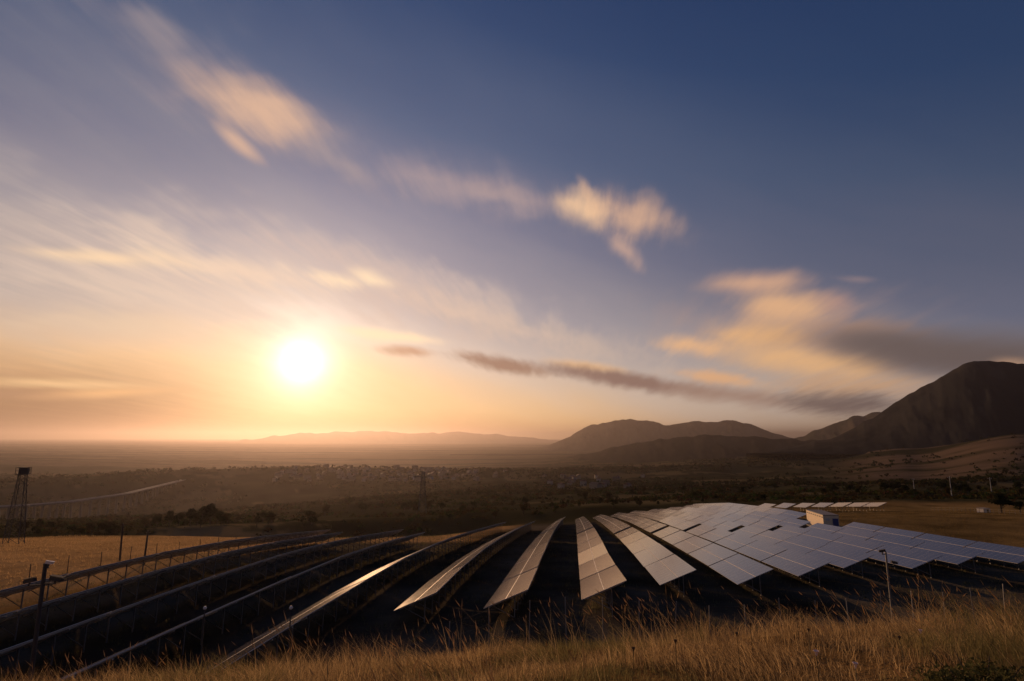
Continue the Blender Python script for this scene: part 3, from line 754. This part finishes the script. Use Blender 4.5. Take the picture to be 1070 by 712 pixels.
# ------------------------------------------------------------------ trees
leaf_mat = attr_mat('foliage', 0.8, 0.25); bark = simple('bark', (0.055, 0.042, 0.03), 0.95, 0, 0.3, 5)
def leaf_cloud(pts, size, tint, r_):
    n = len(pts); d = r_.normal(size=(n, 3)); d /= np.linalg.norm(d, axis=1)[:, None]
    e = r_.normal(size=(n, 3)); e -= d * (e * d).sum(1)[:, None]; e /= np.linalg.norm(e, axis=1)[:, None]
    k = (size * r_.uniform(0.6, 1.4, n))[:, None]
    V = np.stack([pts - d * k, pts + e * k * 0.55, pts + d * k, pts - e * k * 0.55], 1).reshape(-1, 3)
    Fq = np.arange(4 * n).reshape(-1, 4)
    return V, Fq, np.repeat(tint, 4, 0)
def crown_points(n, r_, lobes, flat=1.0):
    c = []; 
    for k in range(lobes):
        a = r_.uniform(0, 2 * math.pi); q = r_.uniform(0, 0.62); c.append((q * math.cos(a), q * math.sin(a), r_.uniform(-0.45, 0.6) * flat, r_.uniform(0.26, 0.46)))
    c = np.array(c); i = r_.integers(0, lobes, n); d = r_.normal(size=(n, 3)); d /= np.linalg.norm(d, axis=1)[:, None]
    rad = r_.uniform(0.35, 1.0, n) ** 0.5
    return c[i, :3] + d * (rad * c[i, 3])[:, None] * np.array([1, 1, 0.85]), i
def tree_meshes(k, n, tintbase):
    r_ = np.random.default_rng(100 + k); P, i = crown_points(n, r_, 11)
    P = P * np.array([1, 1, 0.9]) + np.array([0, 0, 1.35])
    tint = np.array(tintbase)[None] * (0.65 + 0.7 * r_.random((11, 1)))[i] * (0.75 + 0.5 * r_.random((n, 1)))
    V, Fq, T = leaf_cloud(P, 0.085, tint, r_); o = np_mesh('crown', V, Fq, leaf_mat, T); me = o.data; bpy.data.objects.remove(o)
    mb = MB(); mb.tube((0, 0, -0.15), (0.02, 0, 0.6), 0.085, 0.06, 8); mb.tube((0.02, 0, 0.6), (0, 0.03, 1.6), 0.06, 0.02, 7)
    for j in range(6):
        a = j * 1.1 + k; z0 = 0.45 + 0.13 * j; mb.tube((0.015, 0, z0), (0.5 * math.cos(a), 0.5 * math.sin(a), z0 + 0.55), 0.035, 0.01, 5)
    return me, mb.mesh('trunk', bark)
TREES = [tree_meshes(0, 1500, (0.030, 0.036, 0.014)), tree_meshes(1, 1300, (0.042, 0.045, 0.016)), tree_meshes(2, 1400, (0.055, 0.042, 0.018)), tree_meshes(3, 1300, (0.026, 0.030, 0.014))]
def tree(x, y, h, label, k=0, wide=1.0, group=None, name='tree'):
    z = gz(x, y); root = thing(name, label, 'tree', (x, y, z - 0.05), random.uniform(0, 6.28), group)
    s = h / 2.2; root.scale = (s * wide, s * wide, s)
    link('crown', TREES[k][0], root); link('trunk', TREES[k][1], root)
def on_ground(px, py, rmin=60, rmax=40000):            # where the view ray through a pixel meets the ground
    d = ray(px, py); hd = math.hypot(d[0], d[1]); r = np.exp(np.linspace(math.log(rmin), math.log(rmax), 1500))
    x = d[0] / hd * r; y = d[1] / hd * r; below = np.nonzero(ground(x, y) >= d[2] / hd * r)[0]
    i = below[0] if len(below) else len(r) - 1
    return x[i], y[i], r[i]
p = at(1046, 530, 172); tree(p.x, p.y, 6.0, 'dark round tree beside the small white shed at right', 3, 1.35)
p = at(1066, 533, 176); tree(p.x, p.y, 3.4, 'low bushy tree at the right edge beyond the dark round tree', 0, 1.5)
for i, (px, py, h, k) in enumerate([(163, 556, 9, 0), (176, 556, 12, 3), (186, 555, 10, 0), (198, 555, 13, 3), (210, 554, 14, 0), (219, 554, 16, 3), (226, 553, 11, 0), (205, 557, 8, 2)]):
    x, y, r_ = on_ground(px, py, 330); tree(x, y, h * r_ / 480, 'dark leafy tree in the clump below the viaduct', k, 1.1, 'trees in the dark clump below the viaduct')
rt = random.Random(5)
for i in range(70):
    px = rt.uniform(-60, 560); py = {0: rt.uniform(553, 566), 1: rt.uniform(545, 553)}[px > 150] if px < 330 else rt.uniform(528, 543)
    x, y, r_ = on_ground(px, py, 270)
    if r_ > 1500: continue
    tree(x, y, rt.uniform(4, 8) * min(r_ / 420, 1.6), 'small bushy tree scattered on the scrubby slope beyond the left rows', rt.randrange(4), rt.uniform(0.9, 1.5), 'small trees on the scrubby valley slope')
for i in range(60):
    px = rt.uniform(560, 1100); py = rt.uniform(516, 533) if px < 800 else rt.uniform(512, 520)
    x, y, r_ = on_ground(px, py, 300)
    if r_ > 1600: continue
    tree(x, y, rt.uniform(3.5, 7) * min(r_ / 420, 1.6), 'small bushy tree on the dark slope behind the panel crest', rt.randrange(4), rt.uniform(0.9, 1.5), 'small trees behind the panel crest')

# masses of scrub and far woodland: too many to count
def clump_field(name, centres, radii_, per, size, tints):
    r_ = np.random.default_rng(77); n = len(centres) * per; i = np.repeat(np.arange(len(centres)), per)
    d = r_.normal(size=(n, 3)); d /= np.linalg.norm(d, axis=1)[:, None]; d[:, 2] = np.abs(d[:, 2]) * 0.9
    P = centres[i] + d * (radii_[i] * r_.uniform(0.3, 1, n) ** 0.5)[:, None]
    T = tints[i] * (0.7 + 0.6 * r_.random((n, 1)))
    V, Fq, Tt = leaf_cloud(P, size * radii_[i], T, r_)
    return tag(np_mesh(name, V, Fq, leaf_mat, Tt), kind='stuff')
def scatter(n, amin, amax, rmin, rmax, dens):
    a = np.radians(rng.uniform(amin, amax, n)); r = np.exp(rng.uniform(math.log(rmin), math.log(rmax), n))
    x = r * np.sin(a); y = r * np.cos(a); keep = rng.random(n) < dens(x, y, r, np.degrees(a)); x = x[keep]; y = y[keep]; r = r[keep]
    return x, y, r
def d_scrub(x, y, r, a):
    d = sm(fbm(x / 45, y / 45, 4, 5), -0.12, 0.30)
    ok = np.where(a > 30, r > 300, np.where(a < -8, r > 255, r > 290))
    return d * ok * np.where((a > -31) & (a < -15) & (r < 340), 0.12, 1.0)
x, y, r = scatter(9000, -50, 50, 250, 900, d_scrub)
tnt = np.stack([rng.uniform(0.022, 0.06, len(x)), rng.uniform(0.026, 0.052, len(x)), rng.uniform(0.010, 0.02, len(x))], 1)
clump_field('scrub', np.stack([x, y, ground(x, y)], 1), rng.uniform(0.9, 2.6, len(x)) * np.clip(r / 420, 0.8, 1.6), 16, 0.42, tnt)
def d_wood(x, y, r, a):
    d = sm(fbm(x / 260, y / 160, 4, 8), -0.05, 0.2)
    ridge = sm(np.abs(r - 2000), 200, 60) * (a < 20) * 0.8
    hillr = (a > 27) * (r > 1000)
    return np.clip(np.maximum(d, ridge), 0, 1) * np.where(hillr, 0.25, 1.0)
x, y, r = scatter(15000, -52, 52, 800, 3300, d_wood)
tnt = np.stack([rng.uniform(0.016, 0.036, len(x)), rng.uniform(0.018, 0.034, len(x)), rng.uniform(0.009, 0.015, len(x))], 1)
clump_field('woodland', np.stack([x, y, ground(x, y) + 1], 1), rng.uniform(2.6, 6.0, len(x)) * np.clip(r / 1500, 0.7, 1.4), 9, 0.5, tnt)

# ------------------------------------------------------------------ village
wallm = [simple('render_pale', (0.21, 0.185, 0.16), 0.9), simple('render_ochre', (0.20, 0.16, 0.12), 0.9), simple('render_white', (0.28, 0.26, 0.235), 0.9)]
roofm = [simple('roof_tile_red', (0.16, 0.075, 0.05), 0.85), simple('roof_tile_brown', (0.11, 0.075, 0.055), 0.85)]
def house_meshes(w, d, h, rf, wm, rm):
    mb = MB(); mb.box((0, 0, h / 2 - 1.5), (w, d, h + 3)); a = mb.mesh('wall', wm)
    e = 0.5; q = MB(); q.add([(-w / 2 - e, -d / 2 - e, h), (w / 2 + e, -d / 2 - e, h), (w / 2 + e, d / 2 + e, h), (-w / 2 - e, d / 2 + e, h), (-w / 2 - e, 0, h + rf), (w / 2 + e, 0, h + rf)],
        [(0, 1, 5, 4), (2, 3, 4, 5), (0, 4, 3), (1, 2, 5), (3, 2, 1, 0)]); return a, q.mesh('roof', rm)
HOUSES = [house_meshes(11, 9, 6, 2.6, wallm[0], roofm[0]), house_meshes(14, 10, 7, 3, wallm[1], roofm[1]), house_meshes(9, 9, 8.5, 2.2, wallm[2], roofm[0]), house_meshes(18, 11, 9, 2.6, wallm[0], roofm[1])]
def village(n, x0, x1, y0, y1, label, group, seed):
    r_ = random.Random(seed); done = 0; used = []
    for _ in range(n * 6):
        if done >= n: break
        px = r_.triangular(x0, x1, (x0 + x1) / 2); py = r_.uniform(y0, y1); x, y, r = on_ground(px, py, 700)
        if r > 3000 or any(abs(x - a) < 17 and abs(y - b) < 17 for a, b in used): continue
        used.append((x, y)); k = r_.randrange(4)
        root = thing('house', label, 'house', (x, y, gz(x, y)), r_.uniform(0, 3.14), group)
        link('wall', HOUSES[k][0], root); link('roof', HOUSES[k][1], root); done += 1
village(110, 275, 535, 489, 504, 'small pale house with pitched roof in the village on the hazy ridge', 'houses of the village on the hazy ridge', 3)
village(22, 560, 690, 499, 512, 'small house with pitched roof in the dark hamlet behind the panel crest', 'houses of the hamlet behind the panel crest', 4)

# ------------------------------------------------------------------ grass
grass_mat = attr_mat('dry_grass', 0.7, 0.45)
def blades(x, y, z, h, w, lean, tint, segs=2, heads=None, mat_=None, name='grass'):
    n = len(x); ang = rng.uniform(0, math.pi, n); sx = np.cos(ang); sy = np.sin(ang)
    fr = np.linspace(0, 1, segs + 1); Vs = []
    for k in range(segs + 1):
        f = fr[k]; ox = lean[:, 0] * f * f * h; oy = lean[:, 1] * f * f * h; zz = z + h * f * (1 - 0.18 * f * np.hypot(lean[:, 0], lean[:, 1]))
        ww = w * (1 - f) ** 0.7 * 0.5 if heads is None else w * 0.5
        if k == segs and heads is None:
            Vs.append(np.stack([x + ox, y + oy, zz], 1)[:, None])
        else:
            Vs.append(np.stack([np.stack([x + ox - sx * ww, y + oy - sy * ww, zz], 1), np.stack([x + ox + sx * ww, y + oy + sy * ww, zz], 1)], 1))
    nv = sum(v.shape[1] for v in Vs); V = np.concatenate(Vs, 1).reshape(-1, 3); b = np.arange(n)[:, None] * nv
    Fq = [b + np.array([[2 * k, 2 * k + 1, 2 * k + 3, 2 * k + 2]]) for k in range(segs - (heads is None))]
    Ft = b + np.array([[2 * segs - 2, 2 * segs - 1, 2 * segs]]) if heads is None else None
    Fq = np.concatenate(Fq, 0)
    shade = np.repeat(tint, nv, 0)
    return V, Fq, Ft, shade
def tints(x, y, n):
    g = fbm(x / 1.3, y / 1.3, 3, 91); gr = sm(g, 0.05, 0.32)[:, None]
    base = np.where(rng.random((n, 1)) < 0.5, np.array([[0.43, 0.31, 0.16]]), np.array([[0.28, 0.195, 0.10]]))
    base = base * (1 - gr * 0.8) + np.array([[0.13, 0.125, 0.05]]) * gr * 0.8
    return base * rng.uniform(0.6, 1.35, (n, 1))
def fg_points(n, y0, y1):
    y = y0 + (y1 - y0) * rng.random(n) ** 0.8; x = rng.uniform(-1, 1, n) * (0.98 * y + 3.0); return x, y
n = 190000
x, y = fg_points(n, 1.4, 17.5)
keep = rng.random(n) < (0.35 + 0.65 * sm(fbm(x / 0.9, y / 0.9, 3, 71), -0.3, 0.15)); x = x[keep]; y = y[keep]; n = len(x)
patch = sm(fbm(x / 2.2, y / 2.2, 3, 33), -0.35, 0.35)
h = (0.12 + 0.21 * patch) * rng.uniform(0.55, 1.3, n)
lean = np.stack([rng.normal(-0.22, 0.38, n), rng.normal(-0.05, 0.35, n)], 1)
w = rng.uniform(0.004, 0.0085, n) * (0.8 + y / 22)
lean += np.stack([fbm(x / 0.8, y / 0.8, 3, 111), fbm(x / 0.8, y / 0.8, 3, 131)], 1) * 1.5; h *= 0.75 + 0.9 * sm(fbm(x / 0.7, y / 0.7, 2, 151), -0.3, 0.45)
V, Fq, Ft, T = blades(x, y, ground(x, y) - 0.01, h, w, lean, tints(x, y, n))
tag(np_mesh('grass', V, Fq, grass_mat, T, False, None, Ft), kind='stuff')
# taller flowering stalks with seed heads
n = 5200; x, y = fg_points(n, 2.2, 16)
k = rng.random(n) < (0.10 + 0.75 * sm(fbm(x / 1.6, y / 1.6, 3, 17), 0.02, 0.3)) * (1 - 0.85 * sm(y + 0.16 * x, 8.0, 10.5)) ; x = x[k]; y = y[k]
def crest(n, px, spread, d0, d1):
    xs, ys = [], []
    for _ in range(n):
        q = at(random.gauss(px, spread), 640, random.uniform(d0, d1)); xs.append(q.x); ys.append(q.y)
    return np.array(xs), np.array(ys)
for (nn, px, sp, d0, d1) in ((80, 975, 20, 10.5, 13), (70, 690, 26, 9.5, 12), (36, 575, 36, 9.5, 11.5), (10, 450, 40, 9, 11), (14, 322, 16, 7.5, 9), (7, 140, 50, 6.5, 8), (8, 40, 30, 6, 7.5), (22, 830, 30, 10.5, 13), (30, 1040, 25, 11, 14)):
    a, b = crest(nn, px, sp, d0, d1); x = np.concatenate([x, a]); y = np.concatenate([y, b])
n = len(x); z = ground(x, y) - 0.01; h = rng.uniform(0.38, 0.78, n); h[-277:] *= 1.25
lean = np.stack([rng.normal(-0.34, 0.30, n), rng.normal(0, 0.25, n)], 1); tt_ = np.array([[0.46, 0.34, 0.18]]) * rng.uniform(0.6, 1.2, (n, 1))
V, Fq, Ft, T = blades(x, y, z, h, np.full(n, 0.0045) * (0.7 + y / 16), lean, tt_, 3)
# spindle shaped heads on the stalks
tip = np.stack([x + lean[:, 0] * h, y + lean[:, 1] * h, z + h * (1 - 0.18 * np.hypot(lean[:, 0], lean[:, 1]))], 1)
dr = np.stack([lean[:, 0] * 1.6, lean[:, 1] * 1.6, np.ones(n)], 1); dr /= np.linalg.norm(dr, axis=1)[:, None]
L_ = rng.uniform(0.05, 0.13, n)[:, None]; e1 = np.cross(dr, [0, 1, 0]); e1 /= np.linalg.norm(e1, axis=1)[:, None]; e2 = np.cross(dr, e1); rr_ = (0.0045 + 0.0003 * y)[:, None]
a0 = tip - dr * L_ * 0.5; mid = tip; hv = [a0, mid + e1 * rr_, mid + e2 * rr_, mid - e1 * rr_, mid - e2 * rr_, tip + dr * L_]
HV = np.stack(hv, 1).reshape(-1, 3); b = np.arange(n)[:, None] * 6
HF = np.concatenate([b + np.array([[0, 1 + i, 1 + (i + 1) % 4]]) for i in range(4)] + [b + np.array([[5, 1 + (i + 1) % 4, 1 + i]]) for i in range(4)])
n0 = len(V); tag(np_mesh('tall_grass', np.concatenate([V, HV]), Fq, grass_mat, np.concatenate([T, np.repeat(tt_ * 1.25, 6, 0)]), False, None, np.concatenate([Ft, HF + n0])), kind='stuff')
# rough dark growth on the field between the rows and pale tufts on the dry fields
def tufts(name, x, y, hmin, hmax, w, tint, per):
    x = np.repeat(x, per) + rng.normal(0, 0.16, len(x) * per); y = np.repeat(y, per) + rng.normal(0, 0.16, len(y) * per); n = len(x)
    lean = rng.normal(0, 0.45, (n, 2)); V, Fq, Ft, T = blades(x, y, ground(x, y) - 0.02, rng.uniform(hmin, hmax, n), rng.uniform(0.6, 1.4, n) * w, lean, (np.array([tint]) if np.ndim(tint) == 1 else np.repeat(tint, per, 0)) * rng.uniform(0.5, 1.5, (n, 1)))
    tag(np_mesh(name, V, Fq, grass_mat, T, False, None, Ft), kind='stuff')
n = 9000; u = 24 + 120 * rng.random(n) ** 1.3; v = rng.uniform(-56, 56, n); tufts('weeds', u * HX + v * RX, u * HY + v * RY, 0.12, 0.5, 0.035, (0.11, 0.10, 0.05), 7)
n = 9000; u = rng.uniform(36, 120, n); v = rng.uniform(-110, -52, n); x1, y1 = u * HX + v * RX, u * HY + v * RY
u = rng.uniform(72, 210, n); v = 55 + rng.random(n) * 110; x2, y2 = u * HX + v * RX, u * HY + v * RY
tufts('field_grass', np.concatenate([x1, x2]), np.concatenate([y1, y2]), 0.12, 0.42, 0.04, np.concatenate([np.tile([0.40, 0.27, 0.13], (n, 1)), np.tile([0.15, 0.105, 0.042], (n, 1))]), 5)

# ------------------------------------------------------------------ plants at the bank's edge
def shrub(px, py, depth, rad, label, n=3200, tintb=(0.085, 0.085, 0.034)):
    q = at(px, py, depth); z = gz(q.x, q.y); root = thing('shrub', label, 'shrub', (q.x, q.y, z)); r_ = np.random.default_rng(int(px))
    P, i = crown_points(n, r_, 12, 0.6); P = P * np.array([1, 1, 0.62]) * rad + np.array([0, 0, 0.3 * rad]); P[:, 2] = np.abs(P[:, 2]) * 0.8
    T = np.array([tintb]) * (0.6 + 0.8 * r_.random((12, 1)))[i] * (0.7 + 0.6 * r_.random((n, 1)))
    V, Fq, Tt = leaf_cloud(P, 0.017, T, r_); np_mesh('foliage', V, Fq, leaf_mat, Tt, False, root)
    mb = MB()
    for k in range(9):
        a = k * 0.7; mb.tube((0, 0, -0.05), (0.6 * rad * math.cos(a), 0.6 * rad * math.sin(a), 0.55 * rad), 0.008, 0.003, 5)
    mb.build('stem', bark, root)
shrub(1022, 684, 5.2, 0.6, 'dark green shrub low in the dry grass at the bottom right corner')
shrub(985, 668, 7.0, 0.25, 'smaller green tuft like shrub in the grass left of the corner shrub', 1000, (0.12, 0.10, 0.042))
petal = simple('pale_petal', (0.82, 0.62, 0.55), 0.7, 0, 0.1); stemm = simple('plant_stem', (0.10, 0.085, 0.035), 0.8); dry = simple('dry_head', (0.09, 0.055, 0.035), 0.9)
def flower(px, py, depth, label, m, name, cat, group=None, s=1.0):
    q = at(px, py, depth); z = gz(q.x, q.y); hh = max(0.12, q.z - z)
    root = thing(name, label, cat, (q.x, q.y, z), random.uniform(0, 6), group)
    mb = MB(); mb.tube((0.03, 0, -0.02), (0, 0, hh), 0.004, 0.003, 5); mb.build('stem', stemm, root)
    mb = MB(); mb.lathe((0, 0, hh), [(0.004, -0.012), (0.016 * s, 0.0), (0.020 * s, 0.014), (0.012 * s, 0.026)], 8)
    for k in range(10):
        a = k * 0.628; mb.bar((0.01 * math.cos(a), 0.01 * math.sin(a), hh + 0.012), (0.036 * s * math.cos(a), 0.036 * s * math.sin(a), hh + 0.03), 0.012, 0.003)
    mb.build('flower_head', m, root)
flower(853, 684, 5.2, 'pale pink thistle like flower in the grass below the sawtooth panel ends', petal, 'wildflower', 'flower', None, 0.6)
flower(894, 697, 4.7, 'small pale flower lowest in the grass right of the pink one', petal, 'wildflower', 'flower', None, 0.5)
flower(962, 661, 7.4, 'small pale flower up in the grass near the camera pole', petal, 'wildflower', 'flower', None, 0.55)
for px, py, d in ((784, 654, 8), (770, 664, 7), (833, 648, 9), (845, 660, 7.5), (662, 680, 6), (706, 672, 6.2), (905, 652, 9), (940, 668, 7)):
    flower(px, py, d, 'dark dried knapweed head on a thin stem in the golden foreground grass', dry, 'dried_flower', 'dried flower', 'dried knapweed heads in the grass', 0.42)
